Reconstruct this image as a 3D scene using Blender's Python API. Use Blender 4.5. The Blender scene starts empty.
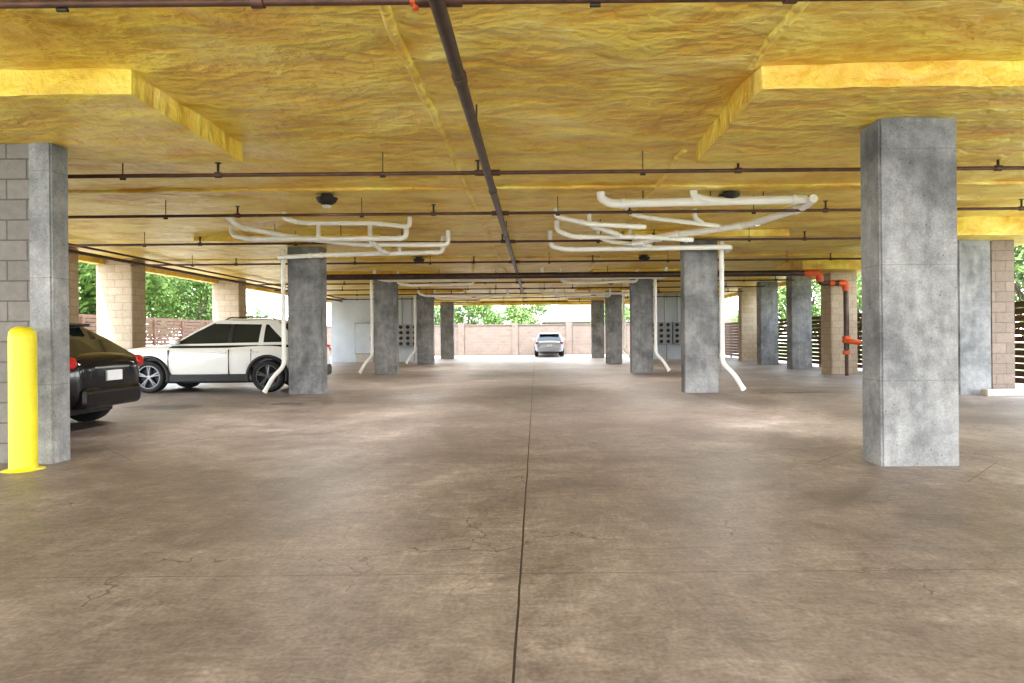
import bpy, bmesh, math, random
from mathutils import Vector, Matrix
random.seed(4)
S=bpy.context.scene
COL=S.collection
H=1.2
# ------------------------------------------------------------ materials
def nm(name):
    m=bpy.data.materials.new(name); m.use_nodes=True
    nt=m.node_tree; b=nt.nodes['Principled BSDF']
    return m,nt,b
def simple(name,c,rough=.5,metal=0,emit=None,coat=0,var=0.08,scale=8,bump=0):
    m,nt,b=nm(name)
    b.inputs['Roughness'].default_value=rough; b.inputs['Metallic'].default_value=metal
    b.inputs['Coat Weight'].default_value=coat
    tc=nt.nodes.new('ShaderNodeTexCoord'); n=nt.nodes.new('ShaderNodeTexNoise')
    n.inputs['Scale'].default_value=scale; n.inputs['Detail'].default_value=5
    nt.links.new(tc.outputs['Object'],n.inputs['Vector'])
    r=nt.nodes.new('ShaderNodeValToRGB')
    r.color_ramp.elements[0].position=.3; r.color_ramp.elements[1].position=.7
    r.color_ramp.elements[0].color=[max(0,x*(1-var)) for x in c]+[1]
    r.color_ramp.elements[1].color=[min(1,x*(1+var)) for x in c]+[1]
    nt.links.new(n.outputs['Fac'],r.inputs['Fac']); nt.links.new(r.outputs['Color'],b.inputs['Base Color'])
    if bump:
        bp=nt.nodes.new('ShaderNodeBump'); bp.inputs['Strength'].default_value=bump; bp.inputs['Distance'].default_value=.01
        nt.links.new(n.outputs['Fac'],bp.inputs['Height']); nt.links.new(bp.outputs['Normal'],b.inputs['Normal'])
    if emit:
        b.inputs['Emission Color'].default_value=list(c)+[1]; b.inputs['Emission Strength'].default_value=emit
    return m
class NT:
    def __init__(s,nt): s.nt=nt
    def n(s,t,**k):
        x=s.nt.nodes.new('ShaderNode'+t)
        for a,v in k.items(): setattr(x,a,v)
        return x
    def l(s,a,b): s.nt.links.new(a,b)
    def noise(s,vec,scale,detail=5,dist=0,rough=.55):
        x=s.n('TexNoise'); x.inputs['Scale'].default_value=scale; x.inputs['Detail'].default_value=detail
        x.inputs['Distortion'].default_value=dist; x.inputs['Roughness'].default_value=rough
        s.l(vec,x.inputs['Vector']); return x.outputs['Fac']
    def mapping(s,vec,sc,rot=(0,0,0)):
        x=s.n('Mapping'); x.inputs['Scale'].default_value=sc; x.inputs['Rotation'].default_value=rot
        s.l(vec,x.inputs['Vector']); return x.outputs['Vector']
    def math(s,op,a,b=None,c=None,clamp=False):
        x=s.n('Math',operation=op); x.use_clamp=clamp
        for i,v in enumerate((a,b,c)):
            if v is None: continue
            if isinstance(v,(int,float)): x.inputs[i].default_value=v
            else: s.l(v,x.inputs[i])
        return x.outputs[0]
    def ramp(s,f,stops):
        x=s.n('ValToRGB'); e=x.color_ramp.elements
        while len(e)<len(stops): e.new(.5)
        for i,(p,c) in enumerate(stops):
            e[i].position=p; e[i].color=(list(c)+[1]) if not isinstance(c,(int,float)) else (c,c,c,1)
        s.l(f,x.inputs['Fac']); return x.outputs['Color']
    def mix(s,f,a,b,mode='MIX'):
        x=s.n('MixRGB',blend_type=mode)
        for i,v in enumerate((f,a,b)):
            if isinstance(v,(int,float)): x.inputs[i].default_value=v
            elif isinstance(v,(tuple,list)): x.inputs[i].default_value=list(v)+[1]
            else: s.l(v,x.inputs[i])
        return x.outputs[0]
    def bump(s,h,st,d,b,prev=None):
        x=s.n('Bump'); x.inputs['Strength'].default_value=st; x.inputs['Distance'].default_value=d
        s.l(h,x.inputs['Height'])
        if prev is not None: s.l(prev,x.inputs['Normal'])
        s.l(x.outputs['Normal'],b.inputs['Normal']); return x.outputs['Normal']

def mat_floor():
    m,nt,b=nm('stained_concrete_floor'); q=NT(nt)
    P=q.n('NewGeometry').outputs['Position']
    n1=q.noise(P,.38,7,.9,.6); n2=q.noise(P,1.7,9,1.2,.7); n3=q.noise(q.mapping(P,(1.2,3.5,1),(0,0,.35)),2.2,9,2.6,.72)
    n4=q.noise(P,45,4); n6=q.noise(q.mapping(P,(3.5,1,1),(0,0,.6)),3.0,7,1.8,.75)
    c=q.ramp(n1,[(.32,(.165,.137,.124)),(.48,(.232,.196,.178)),(.6,(.29,.25,.230)),(.72,(.37,.33,.308))])
    c=q.mix(.85,c,q.ramp(n2,[(.3,(.30,.29,.285)),(.5,(.5,.5,.5)),(.68,(.71,.71,.71))]),'OVERLAY')
    c=q.mix(.65,c,q.ramp(n3,[(.34,(.36,.35,.35)),(.5,(.5,.5,.5)),(.66,(.66,.65,.65))]),'OVERLAY')
    c=q.mix(.5,c,q.ramp(n6,[(.34,(.38,.38,.38)),(.5,(.5,.5,.5)),(.66,(.64,.64,.64))]),'OVERLAY')
    c=q.mix(.5,c,q.ramp(n4,[(.3,.3),(.7,.7)]),'OVERLAY')
    sp=q.n('SeparateXYZ'); q.l(P,sp.inputs[0]); x,y=sp.outputs[0],sp.outputs[1]
    wob=q.math('MULTIPLY',q.math('SUBTRACT',q.noise(P,1.5,3),.5),.015)
    def line(v,w): return q.math('LESS_THAN',q.math('ABSOLUTE',v),w)
    jx=line(q.math('ADD',q.math('ADD',x,.09),wob),.005)
    def per(v,ph,p):
        return q.math('SUBTRACT',q.math('MODULO',q.math('ADD',q.math('SUBTRACT',v,ph),p*20.5),p),p/2)
    jx2=line(per(x,-.09,4.3),.005)
    jy=line(per(y,3.3,4.55),.0045)
    def diamond(cx,cy,r):
        d=q.math('ADD',q.math('ABSOLUTE',q.math('SUBTRACT',x,cx)),q.math('ABSOLUTE',q.math('SUBTRACT',y,cy)))
        return line(q.math('SUBTRACT',d,r),.009)
    dm=q.math('MAXIMUM',diamond(3.48,6.1,.85),diamond(-4.95,6.5,.9))
    j=q.math('MAXIMUM',jx,q.math('MULTIPLY',q.math('MAXIMUM',q.math('MAXIMUM',jx2,jy),dm),.5))
    vo=q.n('TexVoronoi',feature='DISTANCE_TO_EDGE'); vo.inputs['Scale'].default_value=.42
    wv=q.n('VectorMath',operation='ADD'); q.l(P,wv.inputs[0])
    nv=q.n('TexNoise'); nv.inputs['Scale'].default_value=1.6; nv.inputs['Detail'].default_value=6; q.l(P,nv.inputs['Vector']); q.l(nv.outputs['Color'],wv.inputs[1]); q.l(wv.outputs[0],vo.inputs['Vector'])
    cr=q.math('MULTIPLY',q.math('LESS_THAN',vo.outputs['Distance'],.0022),q.math('MULTIPLY',q.math('GREATER_THAN',n1,.49),.5))
    j=q.math('MAXIMUM',j,cr)
    c=q.mix(j,c,(.05,.038,.03))
    def spot(px,py,r,sx=1):
        dx=q.math('MULTIPLY',q.math('SUBTRACT',x,px),sx); dy=q.math('SUBTRACT',y,py)
        d=q.math('SQRT',q.math('ADD',q.math('MULTIPLY',dx,dx),q.math('MULTIPLY',dy,dy)))
        d=q.math('ADD',d,q.math('MULTIPLY',q.math('SUBTRACT',n2,.5),1.6))
        return q.math('MULTIPLY',q.math('SUBTRACT',r,d),4,clamp=True)
    st=q.math('MAXIMUM',spot(-6.6,11.7,.45,.5),q.math('MAXIMUM',spot(-4.6,12.1,.25,.5),spot(5.3,13.5,.3,.4)))
    c=q.mix(q.math('MULTIPLY',st,.8),c,(.05,.042,.038))
    lt=spot(4.0,5.3,.18,.6)
    c=q.mix(q.math('MULTIPLY',lt,.5),c,(.55,.53,.50))
    q.l(c,b.inputs['Base Color'])
    q.l(q.ramp(n2,[(.3,.40),(.7,.60)]),b.inputs['Roughness'])
    h=q.math('SUBTRACT',q.math('ADD',q.math('MULTIPLY',n2,.6),q.math('MULTIPLY',n3,.5)),q.math('MULTIPLY',j,1.5))
    q.bump(h,.3,.012,b)
    return m
def mat_foam():
    m,nt,b=nm('yellow_spray_foam'); q=NT(nt)
    P=q.n('NewGeometry').outputs['Position']
    n1=q.noise(q.mapping(P,(.6,1.1,1)),.9,7,.8,.6)
    n2=q.noise(q.mapping(P,(1,1.8,1),(0,0,.12)),1.5,4,.5,.5)
    n3=q.noise(P,24,5,.2,.6); n5=q.noise(q.mapping(P,(1,1.4,1)),6,4,.3,.5)
    n7=q.noise(q.mapping(P,(.8,4,1),(0,0,.2)),1.4,5,.6,.55)
    c=q.ramp(n1,[(.28,(.55,.35,.045)),(.45,(.74,.52,.095)),(.58,(.82,.61,.15)),(.72,(.87,.71,.26))])
    c=q.mix(.6,c,q.ramp(n2,[(.3,(.34,.29,.20)),(.5,(.5,.5,.5)),(.7,(.71,.71,.70))]),'OVERLAY')
    c=q.mix(.4,c,q.ramp(n5,[(.32,(.36,.32,.26)),(.5,(.5,.5,.5)),(.68,(.67,.67,.66))]),'OVERLAY')
    c=q.mix(.3,c,q.ramp(n7,[(.32,(.36,.32,.24)),(.5,(.5,.5,.5)),(.68,(.70,.71,.70))]),'OVERLAY')
    c=q.mix(.3,c,q.ramp(n3,[(.3,.34),(.7,.66)]),'OVERLAY')
    q.l(c,b.inputs['Base Color']); b.inputs['Roughness'].default_value=.36; b.inputs['Specular IOR Level'].default_value=.5
    hh=q.math('ADD',q.math('MULTIPLY',n2,1.2),q.math('ADD',q.math('MULTIPLY',n5,.5),q.math('MULTIPLY',n7,.2)))
    p=q.bump(hh,.8,.12,b)
    q.bump(n3,.3,.01,b,p)
    return m
def mat_conc(name,c0,c1,c2,seam=1.05):
    m,nt,b=nm(name); q=NT(nt)
    P=q.n('NewGeometry').outputs['Position']
    n1=q.noise(P,1.3,8,.3,.62); n2=q.noise(P,7,9,.2,.7); n3=q.noise(q.mapping(P,(5,5,.8)),2,7,.3); n4=q.noise(P,60,4)
    c=q.ramp(n1,[(.3,c0),(.46,c1),(.58,[(a+b_)/2 for a,b_ in zip(c1,c2)]),(.72,c2)])
    c=q.mix(.65,c,q.ramp(n2,[(.3,.32),(.7,.68)]),'OVERLAY')
    c=q.mix(.4,c,q.ramp(n3,[(.3,.32),(.7,.66)]),'OVERLAY')
    c=q.mix(.5,c,q.ramp(n4,[(.3,.33),(.7,.66)]),'OVERLAY')
    if seam:
        sp=q.n('SeparateXYZ'); q.l(P,sp.inputs[0])
        s=q.math('LESS_THAN',q.math('ABSOLUTE',q.math('SUBTRACT',q.math('MODULO',q.math('ADD',sp.outputs[2],10.25),seam),seam/2)),.004)
        c=q.mix(q.math('MULTIPLY',s,.35),c,(.08,.08,.08))
    vo=q.n('TexVoronoi'); vo.inputs['Scale'].default_value=11; q.l(P,vo.inputs['Vector'])
    pit=q.math('LESS_THAN',vo.outputs['Distance'],.09)
    c=q.mix(q.math('MULTIPLY',pit,.6),c,(.06,.06,.06))
    q.l(c,b.inputs['Base Color']); b.inputs['Roughness'].default_value=.85
    q.bump(n2,.4,.012,b)
    return m
def mat_block(name,c1,c2,mo,bw=.4,bh=.2,axis='X'):
    m,nt,b=nm(name); q=NT(nt)
    P=q.n('NewGeometry').outputs['Position']; sp=q.n('SeparateXYZ'); q.l(P,sp.inputs[0])
    cb=q.n('CombineXYZ'); 
    q.l(q.math('ADD',sp.outputs[0],sp.outputs[1]),cb.inputs[0]); q.l(sp.outputs[2],cb.inputs[1])
    br=q.n('TexBrick'); br.inputs['Scale'].default_value=1; br.inputs['Brick Width'].default_value=bw; br.inputs['Row Height'].default_value=bh
    br.inputs['Mortar Size'].default_value=.008; br.inputs['Mortar Smooth'].default_value=.2
    br.inputs['Color1'].default_value=list(c1)+[1]; br.inputs['Color2'].default_value=list(c2)+[1]; br.inputs['Mortar'].default_value=list(mo)+[1]
    q.l(cb.outputs[0],br.inputs['Vector'])
    n=q.noise(P,14,7,.2,.7)
    c=q.mix(.5,br.outputs['Color'],q.ramp(n,[(.3,.36),(.7,.64)]),'OVERLAY')
    q.l(c,b.inputs['Base Color']); b.inputs['Roughness'].default_value=.9
    q.bump(q.math('SUBTRACT',q.math('MULTIPLY',n,.4),br.outputs['Fac']),.6,.012,b)
    return m
M_floor=mat_floor(); M_foam=mat_foam()
M_conc=mat_conc('grey_formed_concrete',(.12,.122,.13),(.22,.223,.23),(.37,.37,.37))
M_block=mat_block('grey_block_masonry',(.21,.195,.18),(.18,.167,.155),(.11,.10,.092))
M_brownblock=mat_block('brown_block_masonry',(.27,.215,.175),(.22,.175,.145),(.16,.13,.11))
M_tan=mat_block('tan_block_masonry',(.48,.39,.29),(.42,.34,.25),(.33,.27,.20))
M_fencew=mat_block('beige_block_fence',(.215,.165,.135),(.185,.14,.118),(.23,.185,.155),.4,.2)
M_util=simple('pale_painted_wall',(.55,.60,.66),.7,var=.06,scale=2)
M_pipe=simple('bronze_steel_pipe',(.075,.048,.038),.38,.35,var=.3,scale=6)
M_branch=simple('rusty_branch_pipe',(.10,.05,.035),.5,.2,var=.3,scale=9)
M_red=simple('red_orange_coupling',(.62,.11,.03),.45,var=.15)
M_pvc=simple('white_pvc',(.84,.83,.79),.3,var=.05,scale=3)
M_yel=simple('yellow_bollard_paint',(.70,.60,.02),.42,var=.15,scale=5,bump=.2)
M_blk=simple('black_plastic',(.015,.015,.016),.5,var=.2)
M_tire=simple('tire_rubber',(.018,.018,.018),.75,var=.2)
M_rim=simple('alloy_rim',(.50,.50,.52),.3,.8,var=.05)
M_rimd=simple('dark_alloy_rim',(.20,.20,.21),.3,.7,var=.05)
M_glass=simple('tinted_car_glass',(.02,.026,.028),.06,0,coat=0,var=.05)
M_white=simple('white_car_paint',(.74,.74,.72),.25,coat=.6,var=.02)
M_black=simple('black_car_paint',(.005,.005,.008),.15,coat=.3,var=.05)
M_silver=simple('silver_car_paint',(.38,.40,.45),.3,.2,coat=.6,var=.02)
M_tail=simple('red_tail_lens',(.42,.015,.012),.2,coat=.4,var=.1)
M_head=simple('clear_head_lens',(.6,.61,.63),.12,coat=1,var=.05)
M_plate=simple('license_plate_enamel',(.6,.62,.65),.4,var=.1,scale=40)
M_wood=simple('brown_fence_board',(.13,.068,.045),.75,var=.3,scale=5,bump=.3)
M_steel=simple('galvanised_box',(.34,.36,.38),.45,.3,var=.1)
M_dark=simple('dark_fixture_metal',(.04,.035,.03),.5,.3,var=.1)
M_lens=simple('frosted_lamp_glass',(.6,.58,.5),.4)
M_leaf=simple('tree_leaves',(.16,.245,.07),.6,var=.5,scale=1.6)
M_bark=simple('tree_bark',(.10,.075,.055),.9,var=.3,bump=.5)
M_grass=simple('grass_ground',(.13,.18,.07),.95,var=.3,scale=.8)
M_drive=simple('sunlit_driveway_concrete',(.47,.45,.42),.85,var=.1,scale=.7)
M_curb=simple('curb_concrete',(.50,.46,.42),.85,var=.15)
M_shing=simple('roof_shingles',(.10,.075,.065),.9,var=.2)
M_stucco=simple('house_stucco',(.26,.24,.21),.9,var=.08)
# ------------------------------------------------------------ helpers
def link(o,parent=None):
    COL.objects.link(o)
    if parent: o.parent=parent
    return o
def empty(name,loc=(0,0,0),rz=0):
    e=bpy.data.objects.new(name,None); e.location=loc; e.rotation_euler=(0,0,rz); e.empty_display_size=.2
    COL.objects.link(e); return e
def mesh_obj(name,bm,mat,parent=None,smooth=False):
    me=bpy.data.meshes.new(name); bm.normal_update(); bm.to_mesh(me); bm.free()
    mats=mat if isinstance(mat,(list,tuple)) else [mat]
    for x in mats: me.materials.append(x)
    if smooth:
        for p in me.polygons: p.use_smooth=True
    return link(bpy.data.objects.new(name,me),parent)
def add_box(bm,lo,hi,mi=0):
    vs=[bm.verts.new((x,y,z)) for x in (lo[0],hi[0]) for y in (lo[1],hi[1]) for z in (lo[2],hi[2])]
    for f in ((0,1,3,2),(4,6,7,5),(0,4,5,1),(2,3,7,6),(0,2,6,4),(1,5,7,3)):
        fc=bm.faces.new([vs[i] for i in f]); fc.material_index=mi
def box(name,lo,hi,mat,parent=None,bev=0,seg=2):
    bm=bmesh.new(); add_box(bm,lo,hi)
    bmesh.ops.recalc_face_normals(bm,faces=bm.faces)
    if bev: bmesh.ops.bevel(bm,geom=bm.edges[:],offset=bev,segments=seg,affect='EDGES',profile=.5)
    return mesh_obj(name,bm,mat,parent,smooth=False)
def add_cyl(bm,p0,p1,r0,r1=None,seg=20,mi=0):
    r1=r0 if r1 is None else r1
    p0=Vector(p0);p1=Vector(p1); d=p1-p0
    M=Matrix.Translation((p0+p1)/2)@d.to_track_quat('Z','Y').to_matrix().to_4x4()
    r=bmesh.ops.create_cone(bm,cap_ends=True,segments=seg,radius1=r0,radius2=r1,depth=d.length,matrix=M)
    for v in r['verts']:
        for f in v.link_faces: f.material_index=mi
def curve(name,splines,mat,parent=None,res=6):
    cu=bpy.data.curves.new(name,'CURVE'); cu.dimensions='3D'; cu.bevel_depth=1.0; cu.bevel_resolution=res; cu.use_fill_caps=True
    for pts,r in splines:
        s=cu.splines.new('POLY'); s.points.add(len(pts)-1)
        for i,p in enumerate(pts):
            s.points[i].co=(*p,1); s.points[i].radius=r
        s.use_smooth=True
    cu.materials.append(mat)
    return link(bpy.data.objects.new(name,cu),parent)
def fillet(pts,r,n=6):
    P=[Vector(p) for p in pts]; out=[P[0]]
    for i in range(1,len(P)-1):
        a=(P[i-1]-P[i]); b=(P[i+1]-P[i]); rr=min(r,a.length*.45,b.length*.45)
        A=P[i]+a.normalized()*rr; B=P[i]+b.normalized()*rr
        for k in range(n+1):
            t=k/n; out.append(A*(1-t)**2+P[i]*2*t*(1-t)+B*t*t)
    out.append(P[-1]); return [tuple(p) for p in out]
# ------------------------------------------------------------ shell
CZ=3.35; DZ=3.16
box('floor',(-12,-5,-.2),(11,38.6,0),M_floor)
box('ground',(-70,-40,-.5),(70,110,-.21),M_grass)
box('driveway',(-16,38.62,-.2),(14,43.3,-.005),M_drive)
box('side_lot',(-16.28,-20,-.2),(-12.02,38.58,-.03),M_drive)
box('front_drive',(-12,-20,-.2),(14,-5.02,-.02),M_drive)
box('side_strip',(11.02,-5,-.2),(14,38.58,-.03),M_drive)
bm=bmesh.new()
from mathutils import noise as mn
def cz(x,y):
    return CZ+.024*mn.noise(Vector((x*.5,y*1.3,0)))+.018*mn.noise(Vector((x*1.4,y*2.6,5)))+.008*mn.noise(Vector((x*4,y*5.0,9)))
xs_=[-11.3+21.5*i/150 for i in range(151)]
ys_=[-3.2+.09*i for i in range(150)]; y=ys_[-1]
while y<38.2: y+=.2; ys_.append(y)
g=[[bm.verts.new((x,y,cz(x,y))) for x in xs_] for y in ys_]
for j in range(len(ys_)-1):
    for i in range(150): bm.faces.new((g[j][i],g[j+1][i],g[j+1][i+1],g[j][i+1]))
ceil=mesh_obj('ceiling',bm,M_foam,None,True)
box('ceiling_slab',(-11.4,-3.3,3.41),(10.3,38.5,3.75),M_conc)
box('trim_1',(-11.4,38.3,3.10),(10.3,38.6,3.75),M_foam)
box('trim_2',(-11.5,-3.3,3.20),(-11.25,38.5,3.75),M_foam)
box('trim_3',(10.15,-3.3,3.20),(10.4,38.5,3.75),M_foam)
def seam(name,pts,r):
    P=[]
    for a,b in zip(pts[:-1],pts[1:]):
        n=int((Vector(b)-Vector(a)).length/.12)+1
        for k in range(n):
            t=k/n; p=Vector(a).lerp(Vector(b),t)
            p.x+=.04*mn.noise(p*1.7); p.y+=.03*mn.noise(p*1.3+Vector((4,4,4))); p.z+=.012*mn.noise(p*3); P.append(tuple(p))
    return (P,r)
sm=[seam('s',[(-.97,-2,CZ),(-.97,38,CZ)],.04),seam('s',[(1.72,-2,CZ),(1.74,5.3,CZ)],.04),seam('s',[(1.74,7.5,CZ),(1.74,38,CZ)],.035)]
for yy in (9.3,17.4,25,33): sm.append(seam('s',[(-10.5,yy,CZ),(10,yy,CZ)],.035))
curve('ceiling_foam_seam',sm,M_foam,res=3)
def drop(x0,x1,y0,y1,z=DZ):
    bm=bmesh.new(); add_box(bm,(x0,y0,z),(x1,y1,CZ+.03))
    bmesh.ops.recalc_face_normals(bm,faces=bm.faces)
    bmesh.ops.subdivide_edges(bm,edges=bm.edges[:],cuts=15,use_grid_fill=True)
    for v in bm.verts:
        n=mn.noise(v.co*2.1); v.co.x+=.035*mn.noise(v.co*1.3+Vector((3,0,0))); v.co.y+=.03*n
        if v.co.z<z+.01: v.co.z+=.018*mn.noise(v.co*2.2)
    o=mesh_obj('ceiling_drop_panel',bm,M_foam,None,True)
    b=o.modifiers.new('b','BEVEL'); b.width=.03; b.segments=3; b.limit_method='ANGLE'; b.angle_limit=math.radians(50)
RY=[5.88,13.65,21.25,28.9,36.4]; LY=[6.35,14.2,21.8,29.6,36.9]
for i,y in enumerate(RY): drop(1.82,5.2,y-.75 if i==0 else y-.4,y+1.5,3.15 if i==0 else 3.22)
for i,y in enumerate(LY): drop(-7,-3.2,(y-1.2) if i==0 else y-.9,(y+.8) if i==0 else y+1.3,3.15 if i==0 else 3.22)
drop(7.6,10.1,12,14.6,3.0); drop(7.6,10.1,18.5,20.6,3.05)
def column(name,x0,x1,y0,y1,mat,top=DZ+.02,bev=.018):
    bm=bmesh.new(); add_box(bm,(x0,y0,0),(x1,y1,top)); bmesh.ops.recalc_face_normals(bm,faces=bm.faces)
    bmesh.ops.bevel(bm,geom=[e for e in bm.edges if abs(e.verts[0].co.z-e.verts[1].co.z)>1],offset=bev,segments=2,affect='EDGES')
    return mesh_obj(name,bm,mat)
for y in RY: column('concrete_column',3.12,3.83,y,y+.36,M_conc,3.24)
for y in LY[1:]: column('concrete_column',-5.42,-4.68,y,y+.38,M_conc,3.24)
column('concrete_column',-4.97,-4.74,6.37,6.62,M_conc,3.24)
box('wall_left',(-11.3,6.40,0),(-4.97,6.60,3.34),M_block)
column('masonry_pillar',-11.25,-10.6,14.6,15.1,M_tan,3.34); column('masonry_pillar',-11.5,-10.55,17.0,17.6,M_tan,3.34)
column('masonry_pillar',-11.45,-10.5,23.0,23.6,M_tan,3.34); column('masonry_pillar',-11.45,-10.5,30,30.6,M_tan,3.34)
column('masonry_pillar',-11.45,-10.5,37,37.6,M_tan,3.34)
column('concrete_column',8.2,8.83,12.6,13.2,M_conc,3.03)
column('masonry_pillar',8.86,9.33,12.65,13.3,M_brownblock,3.03)
column('masonry_pillar',8.85,9.65,19.5,20.2,M_tan,3.10)
for a,y,mt in ((8.9,22.6,M_conc),(9.0,26.0,M_conc),(9.3,29.4,M_tan),(9.3,34.5,M_conc)): column('concrete_column' if mt==M_conc else 'masonry_pillar',a,a+.7,y,y+.5,mt,3.34)
box('curb_stop',(8.5,12.25,0),(10.3,12.45,.13),M_curb,bev=.03)
box('wall_back_left',(-10.45,33.2,0),(-5.75,33.5,3.34),M_util)
box('wall_back_right',(5.2,33.2,0),(8.3,33.5,3.34),M_util)
def meter_bank(x,y,z):
    e=empty('electrical_meter_bank',(x,y,z))
    box('cabinet',(-.55,-.12,-.55),(.55,.1,.6),M_steel,e,.02)
    bm=bmesh.new()
    for i in range(3):
        for j in range(4): add_cyl(bm,(-.35+i*.35,-.12,-.38+j*.28),(-.35+i*.35,-.22,-.38+j*.28),.09,.08)
    mesh_obj('meters',bm,M_dark,e)
    bm=bmesh.new(); add_cyl(bm,(-.3,0,.6),(-.3,0,3.3-z),.035); add_cyl(bm,(.2,0,.6),(.2,0,3.3-z),.03); add_cyl(bm,(.3,0,-.55),(.3,0,-z),.03)
    mesh_obj('conduit',bm,M_steel,e)
meter_bank(6.35,33.07,1.3); meter_bank(-6.5,33.07,1.3)
meter_bank(7.5,33.07,1.3)
e=empty('electrical_cabinet',(-8.7,33.05,0))
box('case',(-.5,-.12,.4),(.5,.13,2.0),M_steel,e,.02); box('door_panel',(-.44,-.14,.46),(.44,-.12,1.94),M_util,e,.01); box('handle',(.3,-.17,1.1),(.33,-.14,1.3),M_dark,e); box('plinth',(-.45,-.1,0),(.45,.13,.4),M_curb,e)
# ------------------------------------------------------------ sprinkler piping
e=empty('sprinkler_piping')
main=[([(-.53,-2,3.06),(-.53,27,3.06)],.045)]
for y in (1.2,4.6,8.2,11.8,15.4,19,22.6,26): main.append(([(-.53,y,3.06),(-.53,y+.12,3.06)],.053))
curve('main_line',main,M_pipe,e)
BY=[3.66,7.5,9.95,12.9,16.4,22.6,25.4,28.2,31.5,35]
br=[];hg=[];fit=[];hd=[]
for k,y in enumerate(BY):
    br.append(([(-10.2,y,3.10),(9.0,y,3.10)],.022))
    for x in range(-9,9,3):
        X=x+.35+(k%2)*.9
        if abs(X+.53)<.3: continue
        hg.append(([(X,y,3.08),(X,y,CZ)],.006)); hg.append(([(X-.03,y,3.065),(X+.03,y,3.065)],.012))
        X2=X+1.1
        if not(3.<X2<4):
            hd.append(([(X2,y,3.10),(X2,y,3.24)],.014)); hd.append(([(X2,y,3.235),(X2,y,3.243)],.035)); fit.append(([(X2-.035,y,3.10),(X2+.035,y,3.10)],.034))
    fit.append(([(-.66,y,3.10),(-.40,y,3.10)],.036))
for y in (2.5,6,12,18,24): hg.append(([(-.53,y,3.06),(-.53,y,CZ)],.008))
curve('branch_lines',br,M_branch,e); curve('hangers',hg,M_dark,e,2); curve('heads',hd,M_dark,e,3); curve('tees',fit,M_branch,e,4)
curve('red_drop',[([(-.66,3.66,3.13),(-.66,3.66,3.05)],.018),([(-.69,3.66,3.10),(-.63,3.66,3.10)],.03)],M_red,e,4)
curve('cross_main',[(fillet([(-6.6,18.8,2.98),(7.95,18.8,2.98)],.1),.085)],M_pipe,e)
curve('riser',[(fillet([(8.0,18.8,2.98),(8.22,18.8,2.98),(8.22,18.8,2.68),(8.98,18.8,2.68),(8.98,18.8,.75)],.12),.075),([(8.98,18.8,.75),(8.98,18.8,0)],.05)],M_pipe,e)
curve('red_couplings',[(fillet([(7.75,18.8,2.98),(8.22,18.8,2.98),(8.22,18.8,2.72)],.15),.10),([(8.5,18.8,2.68),(8.62,18.8,2.68)],.1),(fillet([(8.75,18.8,2.68),(8.98,18.8,2.68),(8.98,18.8,2.45)],.12),.10),
   ([(8.98,18.8,1.15),(8.98,18.8,.95)],.11),(fillet([(8.98,18.8,1.0),(9.0,18.6,1.0),(9.25,18.5,.95)],.1),.075),([(8.98,18.8,.62),(8.98,18.8,.72)],.10)],M_red,e)
curve('perimeter_conduit',[([(-9.9,7,3.12),(-9.9,38,3.12)],.04),([(-9.6,7,3.2),(-9.6,38,3.2)],.025)],M_branch,e)
# ------------------------------------------------------------ PVC drainage
def pvc(name,runs,extra=[],k=.86):
    e=empty(name); sp=[];cp=[]
    for pts,r in runs:
        r*=k
        sp.append((fillet(pts,r*2.2),r))
        P=[Vector(p) for p in pts]
        for i in range(len(P)):
            if i<len(P)-1:
                d=(P[i+1]-P[i]); L=d.length; d.normalize()
                for s,base,sg in ((r*2.3,P[i],1),(r*2.3,P[i+1],-1)):
                    if L>r*7: cp.append(([tuple(base+d*sg*s),tuple(base+d*sg*(s+r*1.1))],r*1.2))
    curve('pipes',sp,M_pvc,e); curve('couplings',cp,M_pvc,e)
    curve('straps',[([p,(p[0],p[1],CZ)],.008) for p in extra],M_dark,e,2)
    return e
pvc('pvc_drain_piping',[
 ([(.98,9.6,3.33),(.98,9.6,3.24),(1.12,9.6,3.16),(4.05,9.7,3.22)],.075),
 ([(2.35,9.6,3.34),(2.35,9.6,3.26),(2.55,9.6,3.20),(2.8,9.65,3.19)],.065),
 ([(4.1,9.55,3.20),(4.1,9.9,3.15),(3.7,11.2,3.11),(2.5,12.2,3.08),(1.9,12.6,3.0)],.075),
 ([(.4,11.9,3.33),(.4,11.9,3.15),(.7,11.9,3.03),(2.0,12.0,3.03),(3.0,12.4,3.03)],.055),
 ([(.35,10.8,3.34),(.35,10.8,3.20),(.9,10.9,3.09),(1.9,11.2,3.08)],.05),
 ([(.95,11.3,3.34),(.95,11.3,3.13),(1.4,11.6,3.05),(1.6,12.0,3.03)],.05),
 ([(.3,13.1,3.34),(.3,13.1,3.03),(.6,13.1,2.96),(3.95,13.1,2.98),(3.98,13.45,2.96)],.06),
 ([(1.5,10.5,3.34),(1.5,10.5,3.2),(1.8,10.7,3.16),(3.2,11.3,3.1)],.045),
 ([(2.7,11.0,3.34),(2.7,11.0,3.2),(2.9,11.2,3.12)],.05),([(1.2,12.4,3.34),(1.2,12.4,3.1),(1.4,12.5,3.03),(2.3,12.9,2.99)],.045),
 ([(1.9,13.05,3.34),(1.9,13.05,3.02)],.045),
],[(1.6,9.6,3.2),(2.6,9.62,3.2),(3.4,9.67,3.2),(1.2,11.95,3.05),(2.4,13.1,3.0)])
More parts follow.
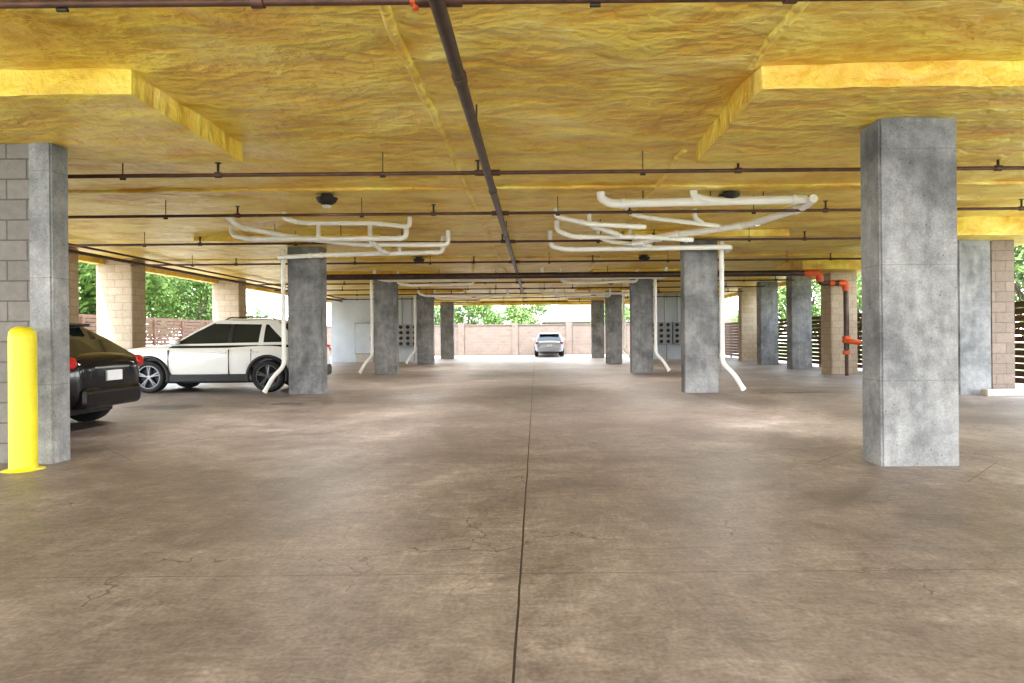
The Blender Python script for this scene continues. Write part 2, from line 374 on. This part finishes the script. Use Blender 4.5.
pvc('pvc_drain_piping',[
 ([(-5.6,12.0,3.33),(-5.6,12.0,3.14),(-5.3,12.0,3.06),(-2.4,12.1,3.06),(-2.4,12.1,3.3)],.055),
 ([(-5.3,11.2,3.33),(-5.2,11.4,3.18),(-4.4,12.3,3.10),(-3.4,12.7,3.04),(-1.7,12.7,3.02),(-1.7,12.7,3.3)],.055),
 ([(-4.2,10.9,3.33),(-4.2,10.9,3.22),(-3.9,10.9,3.15),(-2.7,11,3.15),(-2.2,11.4,3.15),(-2.2,11.4,3.33)],.045),
 ([(-5.49,13.9,2.95),(-4.6,13.6,2.95),(-4.0,13.5,2.95),(-1.9,13.4,2.97),(-1.9,13.4,3.3)],.055),
 ([(-3.1,12.2,3.33),(-3.1,12.2,3.04),(-3.1,13.0,2.97),(-3.0,13.5,2.95)],.05),
 ([(-2.8,13.4,3.33),(-2.8,13.4,2.98)],.045),([(-4.0,12.0,3.33),(-4.0,12.0,3.07)],.045),
],[(-4.8,12,3.08),(-3.6,12.05,3.08),(-2.6,12.7,3.04)])
def cluster(cx,y):
    pvc('pvc_drain_piping',[([(cx-2,y,3.33),(cx-2,y,3.1),(cx-1.7,y,3.0),(cx+1.8,y+.1,3.0),(cx+1.8,y+.1,3.3)],.06),
      ([(cx-1.4,y+.6,3.33),(cx-1.4,y+.6,2.95),(cx-1,y+.7,2.9),(cx+1,y+.7,2.92),(cx+1,y+.7,3.3)],.05)],[(cx,y+.05,3.05)])
for cx,y in ((2.2,19.8),(-3,20.2),(2.2,27.2),(-3,27.8)): cluster(cx,y)
def downspout(x,y,dx,r=.05):
    e=empty('pvc_downspout',(x,y,0))
    curve('pipe',[(fillet([(0,0,DZ),(0,0,.62),(dx*.55,-.05,.38),(dx,-.08,.06)],.12,8),r)],M_pvc,e)
    curve('collars',[([(0,0,.75),(0,0,.82)],r*1.2),([(0,0,2.6),(0,0,2.68)],r*1.2),([(dx*.93,-.077,.10),(dx,-.08,.06)],r*1.2)],M_pvc,e)
downspout(3.90,13.62,.42,.05); downspout(-5.49,14.15,-.4,.045); downspout(3.90,21.2,.42,.055); downspout(-5.49,21.75,-.4); downspout(-5.49,29.55,-.4); downspout(3.90,28.85,.4)
# ceiling lamp fixtures with added fill spots
def lamp(x,y,power=60):
    e=empty('ceiling_light',(x,y,CZ))
    bm=bmesh.new(); add_cyl(bm,(0,0,0),(0,0,-.05),.09,.09); add_cyl(bm,(0,0,-.05),(0,0,-.11),.16,.13,24); add_cyl(bm,(0,0,-.16),(0,0,-.11),.05,.13,24)
    mesh_obj('housing',bm,M_dark,e)
    bm=bmesh.new(); add_cyl(bm,(0,0,-.20),(0,0,-.16),.05,.075,24); mesh_obj('lens',bm,M_lens,e)
    l=bpy.data.lights.new('fill_spot','SPOT'); l.energy=power; l.color=(1,.97,.93); l.shadow_soft_size=.12; l.spot_size=math.radians(168); l.spot_blend=1; l.specular_factor=.1  # added spot to brighten floor and ceiling; the fixture itself is unlit
    o=link(bpy.data.objects.new('fill_spot',l),e); o.location=(0,0,-.24)
for x in (-3.1,2.9):
    for y in (9.7,17.3,25,32.5): lamp(x,y,540)
lamp(-3.1,1.5,60); lamp(2.9,1.5,60)
# ------------------------------------------------------------ bollard
bm=bmesh.new()
prof=[(.17,0.0),(.17,.004),(.115,.012),(.112,.035),(.110,1.24),(.105,1.29),(.085,1.32),(.05,1.34),(.0,1.345)]
N=32; rings=[]
for r,z in prof[:-1]: rings.append([bm.verts.new((r*math.cos(2*math.pi*i/N),r*math.sin(2*math.pi*i/N),z)) for i in range(N)])
for a,b in zip(rings[:-1],rings[1:]):
    for i in range(N): bm.faces.new((a[i],a[(i+1)%N],b[(i+1)%N],b[i]))
bm.faces.new(rings[-1]); bm.faces.new(rings[0][::-1])
o=mesh_obj('bollard',bm,M_yel,None,True); o.location=(-4.82,6.1,0)
# ------------------------------------------------------------ cars
def car(name,paint,L,W,Ht,loc,rz,belt=1.02,wr=.35,clad=True,rear_slope=.45,ax=1.20,bx=.42,rim=None):
    rim=rim or M_rim
    e=empty(name,loc,rz)
    sx=L/4.62; sw=W/1.86; bz=belt/1.02
    hx=ax+.08
    st=[(-2.31,.82,.46,.52),(-2.29,.94,.38,.70),(-2.15,1.03,.30,.84),(-1.75,1.06,.25,.915),(-1.2,1.065,.24,.93),(-.5,1.045,.23,.92),(.3,1.03,.23,.92),(hx-.2,1.03,.23,.92),(hx+.12,1.025,.24,.92),(1.70,.985,.26,.905),(2.02,.93,.31,.85),(2.22,.84,.36,.70),(2.31,.70,.44,.48)]
    bm=bmesh.new(); rings=[]
    for x,zt,zl,w in st:
        x*=sx; zt*=bz; w*=sw; h=zt-zl
        half=[(0,zl),(w*.8,zl),(w*.96,zl+.10*h),(w*.985,zl+.42*h),(w*1.0,zl+.70*h),(w*.95,zl+.90*h),(w*.83,zt),(0,zt+.035)]
        ring=half+[(-a,b) for a,b in half[-2:0:-1]]
        rings.append([bm.verts.new((x,a,b)) for a,b in ring])
    for a,b in zip(rings[:-1],rings[1:]):
        n=len(a)
        for i in range(n): bm.faces.new((a[i],a[(i+1)%n],b[(i+1)%n],b[i]))
    bm.faces.new(rings[0]); bm.faces.new(rings[-1][::-1])
    bmesh.ops.recalc_face_normals(bm,faces=bm.faces)
    body=mesh_obj('body',bm,paint,e,True)
    body.modifiers.new('s','SUBSURF').levels=2; body.modifiers['s'].render_levels=2
    wb=(1.35*sx,-1.35*sx); wz=wr
    bm=bmesh.new()
    for wx in wb:
        for s in (1,-1):
            add_cyl(bm,(wx,s*(W/2-.30),wz+.01),(wx,s*(W/2+.2),wz+.01),wr+.055,seg=40)
    bmesh.ops.recalc_face_normals(bm,faces=bm.faces)
    cut=mesh_obj('cut',bm,M_blk,e)
    md=body.modifiers.new('b','BOOLEAN'); md.operation='DIFFERENCE'; md.object=cut; md.solver='EXACT'
    bpy.context.view_layer.update()
    dg=bpy.context.evaluated_depsgraph_get()
    me=bpy.data.meshes.new_from_object(body.evaluated_get(dg))
    if len(me.polygons)>50:
        body.modifiers.clear(); body.data=me
    else: body.modifiers.remove(md)
    bpy.data.objects.remove(cut)
    # greenhouse
    zb=1.0*bz; zt=Ht-.05
    wbm,wtm=.84*sw,.66*sw
    A=(ax*sx,zb); B=(bx*sx,zt); C=((-2.12+rear_slope)*sx,zt-.02); D=(-2.18*sx,zb)
    yy=lambda z: wbm+(wtm-wbm)*(z-zb)/(zt-zb)
    bm=bmesh.new()
    zm=(zb+zt)/2
    def xs(p,q_,z): return p[0]+(q_[0]-p[0])*(z-zb)/(zt-zb)
    R=[]
    for z,bul in ((zb-.05,0),(zm,.02),(zt,0)):
        xf=xs(A,B,z)+bul*2; xr=xs(D,C,z)-bul; y=yy(z)+bul
        R.append([bm.verts.new(p) for p in ((xf,0,z),(xf-.06,y*.8,z),(xf-.16,y,z),(0,y+.005,z),(xr+.15,y,z),(xr+.03,y*.85,z),(xr,0,z),(xr+.03,-y*.85,z),(xr+.15,-y,z),(0,-y-.005,z),(xf-.16,-y,z),(xf-.06,-y*.8,z))])
    for a,b in zip(R[:-1],R[1:]):
        for i in range(12): bm.faces.new((a[i],a[(i+1)%12],b[(i+1)%12],b[i]))
    bm.faces.new(R[0]); bm.faces.new(R[-1]); bmesh.ops.recalc_face_normals(bm,faces=bm.faces)
    mesh_obj('windows',bm,M_glass,e,False)
    # roof
    bm=bmesh.new(); rr=[]
    xm=(C[0]+B[0])/2
    for x,dz,w in ((C[0]-.12,-.06,.84),(C[0]+.0,-.03,.96),(C[0]+.4,.01,1.0),(xm,.035,1.0),(B[0]-.3,.02,1.0),(B[0]-.02,-.015,.97),(B[0]+.10,-.07,.90)):
        z=zt+.02+dz; wq=(wtm+.02)*w
        rr.append([bm.verts.new(p) for p in ((x,-wq,z-.045),(x,-wq*.97,z+.0),(x,-wq*.6,z+.03),(x,0,z+.04),(x,wq*.6,z+.03),(x,wq*.97,z),(x,wq,z-.045),(x,0,z-.05))])
    for a,b in zip(rr[:-1],rr[1:]):
        for i in range(8): bm.faces.new((a[i],a[(i+1)%8],b[(i+1)%8],b[i]))
    bm.faces.new(rr[0]); bm.faces.new(rr[-1]); bmesh.ops.recalc_face_normals(bm,faces=bm.faces)
    o=mesh_obj('roof',bm,paint,e,True); o.modifiers.new('s','SUBSURF').levels=1
    # pillars
    def sq(nme,pts,mat,off=.014):
        bm=bmesh.new()
        for s in (1,-1):
            a=[bm.verts.new((x,s*(yy(z)+off+(.02 if abs(z-zm)<.12 else .008)),z)) for x,z in pts]
            b=[bm.verts.new((x,s*(yy(z)-.03),z)) for x,z in pts]
            n=len(a)
            bm.faces.new(a); bm.faces.new(b[::-1])
            for i in range(n): bm.faces.new((a[i],a[(i+1)%n],b[(i+1)%n],b[i]))
        bmesh.ops.recalc_face_normals(bm,faces=bm.faces)
        mesh_obj(nme,bm,mat,e)
    xa=lambda z:xs(A,B,z)-.16
    xd=lambda z:xs(D,C,z)
    span=(xa(zm)-xd(zm))
    b1=xa(zm)-span*.36; b2=xa(zm)-span*.68
    sq('pillar_a',[(xa(zb)+.10,zb-.02),(xa(zm)+.09,zm),(xa(zt)+.10,zt),(xa(zt)-.01,zt),(xa(zm)+.02,zm),(xa(zb)+.02,zb-.02)],paint)
    sq('pillar_b',[(b1+.04,zb),(b1+.02,zm),(b1-.02,zt),(b1-.10,zt),(b1-.08,zm),(b1-.07,zb)],M_blk)
    sq('pillar_c',[(b2+.04,zb),(b2+.02,zm),(b2,zt),(b2-.09,zt),(b2-.08,zm),(b2-.07,zb)],paint if clad else M_blk)
    sq('pillar_d',[(xd(zb)+.34,zb-.02),(xd(zm)+.36,zm),(xd(zt)+.34,zt),(xd(zt)+.06,zt),(xd(zm)+.06,zm),(xd(zb)+.08,zb-.02)],paint,.018)
    sq('rail',[(xa(zt)+.06,zt-.06),(xa(zt)+.0,zt+.01),(xd(zt)+.05,zt+.01),(xd(zt)+.05,zt-.09)],paint,.02)
    sq('belt_trim',[(xa(zb)+.05,zb-.0),(xa(zb)+.02,zb+.04),(xd(zb)+.3,zb+.075),(xd(zb)+.3,zb+.01)],paint if clad else M_blk,.02)
    xr=-2.31*sx; xf=2.31*sx
    box('spoiler',(C[0]-.20,-wtm*.9,zt-.04),(C[0]+.1,wtm*.9,zt+.005),paint,e,.018)
    box('bumper_rear',(xr-.03,-W*.36,.30),(xr+.25,W*.36,.60),M_blk if clad else paint,e,.09,5)
    box('bumper_front',(xf-.22,-W*.32,.30),(xf+.03,W*.32,.52),M_blk if clad else paint,e,.06,3)
    box('grille',(xf-.12,-.42,.60),(xf+.01,.42,.74),M_blk,e,.02)
    for s in (1,-1):
        box('tail_light',(xr+.05,-W*.462 if s<0 else W*.34,.82*bz),(xr+.32,-W*.34 if s<0 else W*.462,.99*bz),M_tail,e,.06,5)
        box('head_light',(xf-.38,-W*.44 if s<0 else W*.28,.74*bz),(xf-.13,-W*.28 if s<0 else W*.44,.86*bz),M_head,e,.03,3)
        box('mirror',((ax-.38)*sx,W*.47 if s>0 else -W*.56,zb+.02),((ax-.18)*sx,W*.56 if s>0 else -W*.47,zb+.17),paint,e,.05,4)
        for hx in (b1+.12,b2+.10): box('door_handle',(hx-.09,W*.490 if s>0 else -W*.508,zb-.17),(hx+.09,W*.508 if s>0 else -W*.490,zb-.14),paint,e,.008)
        for dx in (.90*sx,b1-.02,-.98*sx):
            box('door_seam',(dx-.004,W*.44 if s>0 else -W*.4965,.40),(dx+.004,W*.4965 if s>0 else -W*.44,zb-.09),M_blk,e)
        box('sill',(-.92*sx,W*.44 if s>0 else -W*.503,.235),(.92*sx,W*.503 if s>0 else -W*.44,.42),M_blk if clad else paint,e,.03)
        if clad:
            curve('roof_rail',[(fillet([(C[0]+.15,s*wtm*.93,Ht-.02),(C[0]+.2,s*wtm*.93,Ht+.035),(B[0]-.4,s*wtm*.93,Ht+.035),(B[0]-.3,s*wtm*.93,Ht-.02)],.05),.014)],M_blk,e,3)
        for wx in wb:
            if clad:
                arc=[(wx+(wr+.085)*math.cos(t),s*(W/2-.015),wz+(wr+.085)*math.sin(t)) for t in [math.pi*(-.08+1.16*k/24) for k in range(25)]]
                curve('arch_cladding',[(arc,.042)],M_blk,e,3)
            bm=bmesh.new()
            y0=s*(W/2-.24); y1=s*(W/2-.02)
            pr=[(wr*.70,y1),(wr*.90,y1+s*.012),(wr*.98,y1-s*.012),(wr,y1-s*.05),(wr,y0+s*.05),(wr*.98,y0+s*.012),(wr*.90,y0),(wr*.70,y0)]
            NN=36; rg=[[bm.verts.new((wx+r*math.cos(2*math.pi*k/NN),y,wz+r*math.sin(2*math.pi*k/NN))) for k in range(NN)] for r,y in pr]
            for a,b in zip(rg,rg[1:]+rg[:1]):
                for k in range(NN): bm.faces.new((a[k],a[(k+1)%NN],b[(k+1)%NN],b[k]))
            bmesh.ops.recalc_face_normals(bm,faces=bm.faces)
            mesh_obj('tire',bm,M_tire,e,True)
            bm=bmesh.new()
            add_cyl(bm,(wx,y1-s*.09,wz),(wx,y1-s*.10,wz),wr*.71,seg=32,mi=1)
            add_cyl(bm,(wx,y1-s*.09,wz),(wx,y1-s*.01,wz),.06,.05)
            for k in range(5):
                a=2*math.pi*k/5+.3
                for da in (-.13,.13):
                    add_cyl(bm,(wx+.04*math.cos(a),y1-s*.025,wz+.04*math.sin(a)),(wx+wr*.70*math.cos(a+da),y1-s*.02,wz+wr*.70*math.sin(a+da)),.024,.018,6)
            for k in range(32):
                a=2*math.pi*k/32;b_=2*math.pi*(k+1)/32
                add_cyl(bm,(wx+wr*.70*math.cos(a),y1-s*.01,wz+wr*.70*math.sin(a)),(wx+wr*.70*math.cos(b_),y1-s*.01,wz+wr*.70*math.sin(b_)),.014,seg=6)
            mesh_obj('rim',bm,[rim,M_blk],e)
    box('license_plate',(xr-.025,-.16,.66*bz),(xr+.04,.16,.80*bz),M_plate,e,.004)
    box('hatch_trim',(xr-.0,-.36,.83*bz),(xr+.08,.36,.855*bz),rim,e,.01)
    box('underbody',(-1.9*sx,-.55,.20),(1.9*sx,.55,.36),M_blk,e)
    bm=bmesh.new()
    for wx in wb: add_cyl(bm,(wx,-W/2+.2,wz),(wx,W/2-.2,wz),.05)
    mesh_obj('axle',bm,M_blk,e)
    return e
car('hatchback_car',M_black,4.25,1.76,1.50,(-7.98,9.0,0),math.pi,belt=1.02,wr=.35,clad=False,rear_slope=.78)
car('suv_car',M_white,4.62,1.86,1.68,(-7.45,15.65,0),math.pi,belt=1.09,wr=.365,ax=1.0,bx=.02,rear_slope=.55,rim=M_rimd)
car('sedan_car',M_silver,4.3,1.8,1.45,(.8,41.0,0),math.pi/2,belt=.95,wr=.33,clad=False,rear_slope=.5)
# ------------------------------------------------------------ outside
def slat_fence(x,y0,y1,h):
    e=empty('slat_fence'); bm=bmesh.new(); z=.1
    while z<h: add_box(bm,(x,y0,z),(x+.025,y1,z+.125)); z+=.15
    y=y0
    while y<=y1: add_box(bm,(x+.025,y,-.02),(x+.1,y+.09,h+.03)); y+=2.2
    mesh_obj('slats',bm,M_wood,e)
slat_fence(10.45,13,38.4,1.75); slat_fence(-16.4,8,42,2.05)
bm=bmesh.new(); add_box(bm,(-16.4,43.4,-.2),(14,43.6,2.0)); add_box(bm,(-16.4,43.35,2.0),(14,43.65,2.07))
x=-16
while x<14: add_box(bm,(x,43.32,-.2),(x+.4,43.68,2.15)); x+=3.6
mesh_obj('block_fence',bm,M_fencew)
e=empty('neighbor_house',(7.0,54,-.21))
box('house_walls',(-6,0,0),(6,8,2.7),M_stucco,e)
bm=bmesh.new(); v=[bm.verts.new(p) for p in ((-6.5,-.5,2.6),(6.5,-.5,2.6),(6.5,8.5,2.6),(-6.5,8.5,2.6),(-5,4,4.3),(5,4,4.3))]
for f in ((0,1,5,4),(2,3,4,5),(1,2,5),(3,0,4),(3,2,1,0)): bm.faces.new([v[i] for i in f])
mesh_obj('house_roof',bm,M_shing,e)
def leaf_mesh(seed,n=5500):
    rd=random.Random(seed); bm=bmesh.new()
    blobs=[(Vector((rd.uniform(-1.6,1.6),rd.uniform(-1.6,1.6),rd.uniform(1.6,5.6))),rd.uniform(.7,1.3)) for _ in range(16)]
    for k in range(n):
        c,r=rd.choice(blobs)
        d=Vector((rd.gauss(0,1),rd.gauss(0,1),rd.gauss(0,1))).normalized()*r*(rd.random()**.4)
        p=c+d; s=rd.uniform(.08,.17)
        u=Vector((rd.gauss(0,1),rd.gauss(0,1),rd.gauss(0,1))).normalized(); w=u.orthogonal().normalized()
        bm.faces.new([bm.verts.new(p+u*s),bm.verts.new(p+w*s*.5),bm.verts.new(p-u*s),bm.verts.new(p-w*s*.5)])
    me=bpy.data.meshes.new('leaves'); bm.to_mesh(me); bm.free(); me.materials.append(M_leaf)
    bm=bmesh.new(); add_cyl(bm,(0,0,0),(0,0,2.2),.18,.12); 
    for c,r in blobs: add_cyl(bm,(0,0,1.5),tuple(c),.07,.02,8)
    mt=bpy.data.meshes.new('trunk'); bm.to_mesh(mt); bm.free(); mt.materials.append(M_bark)
    return me,mt
TM=[leaf_mesh(1),leaf_mesh(2),leaf_mesh(3)]
k=0
def tree(x,y,s):
    global k
    e=empty('tree',(x,y,-.22),random.uniform(0,6)); e.scale=(s,s,s*random.uniform(.9,1.1))
    a,b=TM[k%3]; k+=1
    link(bpy.data.objects.new('foliage',a),e); link(bpy.data.objects.new('trunk',b),e)
for y in (14,17.5,21,24.5,28,32,36,41): tree(-19.6+random.uniform(-.6,.6),y,random.uniform(.85,1.05))
for y in (20,26,33,40,48): tree(-25,y,1.4)
for x in (-12,-7.5,-5,-2.8,-.5): tree(x,48+random.uniform(-2,3),random.uniform(.68,.85))
for x in (5.5,14.5): tree(x,48,.62)
for y in (14,19,25,31,38): tree(15+random.uniform(-.6,.6),y,random.uniform(.75,.95))
# ------------------------------------------------------------ light
w=bpy.data.worlds.new('overcast_sky'); S.world=w; w.use_nodes=True
bg=w.node_tree.nodes['Background']
tc=w.node_tree.nodes.new('ShaderNodeTexCoord'); sp=w.node_tree.nodes.new('ShaderNodeSeparateXYZ'); rp=w.node_tree.nodes.new('ShaderNodeValToRGB')
w.node_tree.links.new(tc.outputs['Generated'],sp.inputs[0]); w.node_tree.links.new(sp.outputs[2],rp.inputs['Fac'])
rp.color_ramp.elements[0].color=(.97,.985,1,1); rp.color_ramp.elements[1].color=(.76,.87,1,1); rp.color_ramp.elements[1].position=.6
w.node_tree.links.new(rp.outputs['Color'],bg.inputs['Color']); bg.inputs['Strength'].default_value=8.3
l=bpy.data.lights.new('sun','SUN'); l.energy=7; l.angle=math.radians(3); l.color=(1,.96,.9)
o=link(bpy.data.objects.new('sun',l)); o.rotation_euler=(math.radians(24),math.radians(-14),0); o.location=(0,0,20)
S.view_settings.view_transform='Standard'
try: S.view_settings.look='Medium High Contrast'
except Exception: S.view_settings.look='None'
# ------------------------------------------------------------ camera
cd=bpy.data.cameras.new('camera'); cam=link(bpy.data.objects.new('camera',cd))
cd.sensor_width=36; cd.lens=650/1024*36; cd.shift_x=-24/1024; cd.shift_y=-4.5/1024
cam.matrix_world=Matrix.Translation((0,0,H))@Matrix.Rotation(math.radians(90),4,'X')@Matrix.Rotation(math.radians(-.52),4,'Z')
cd.clip_end=500
S.camera=cam
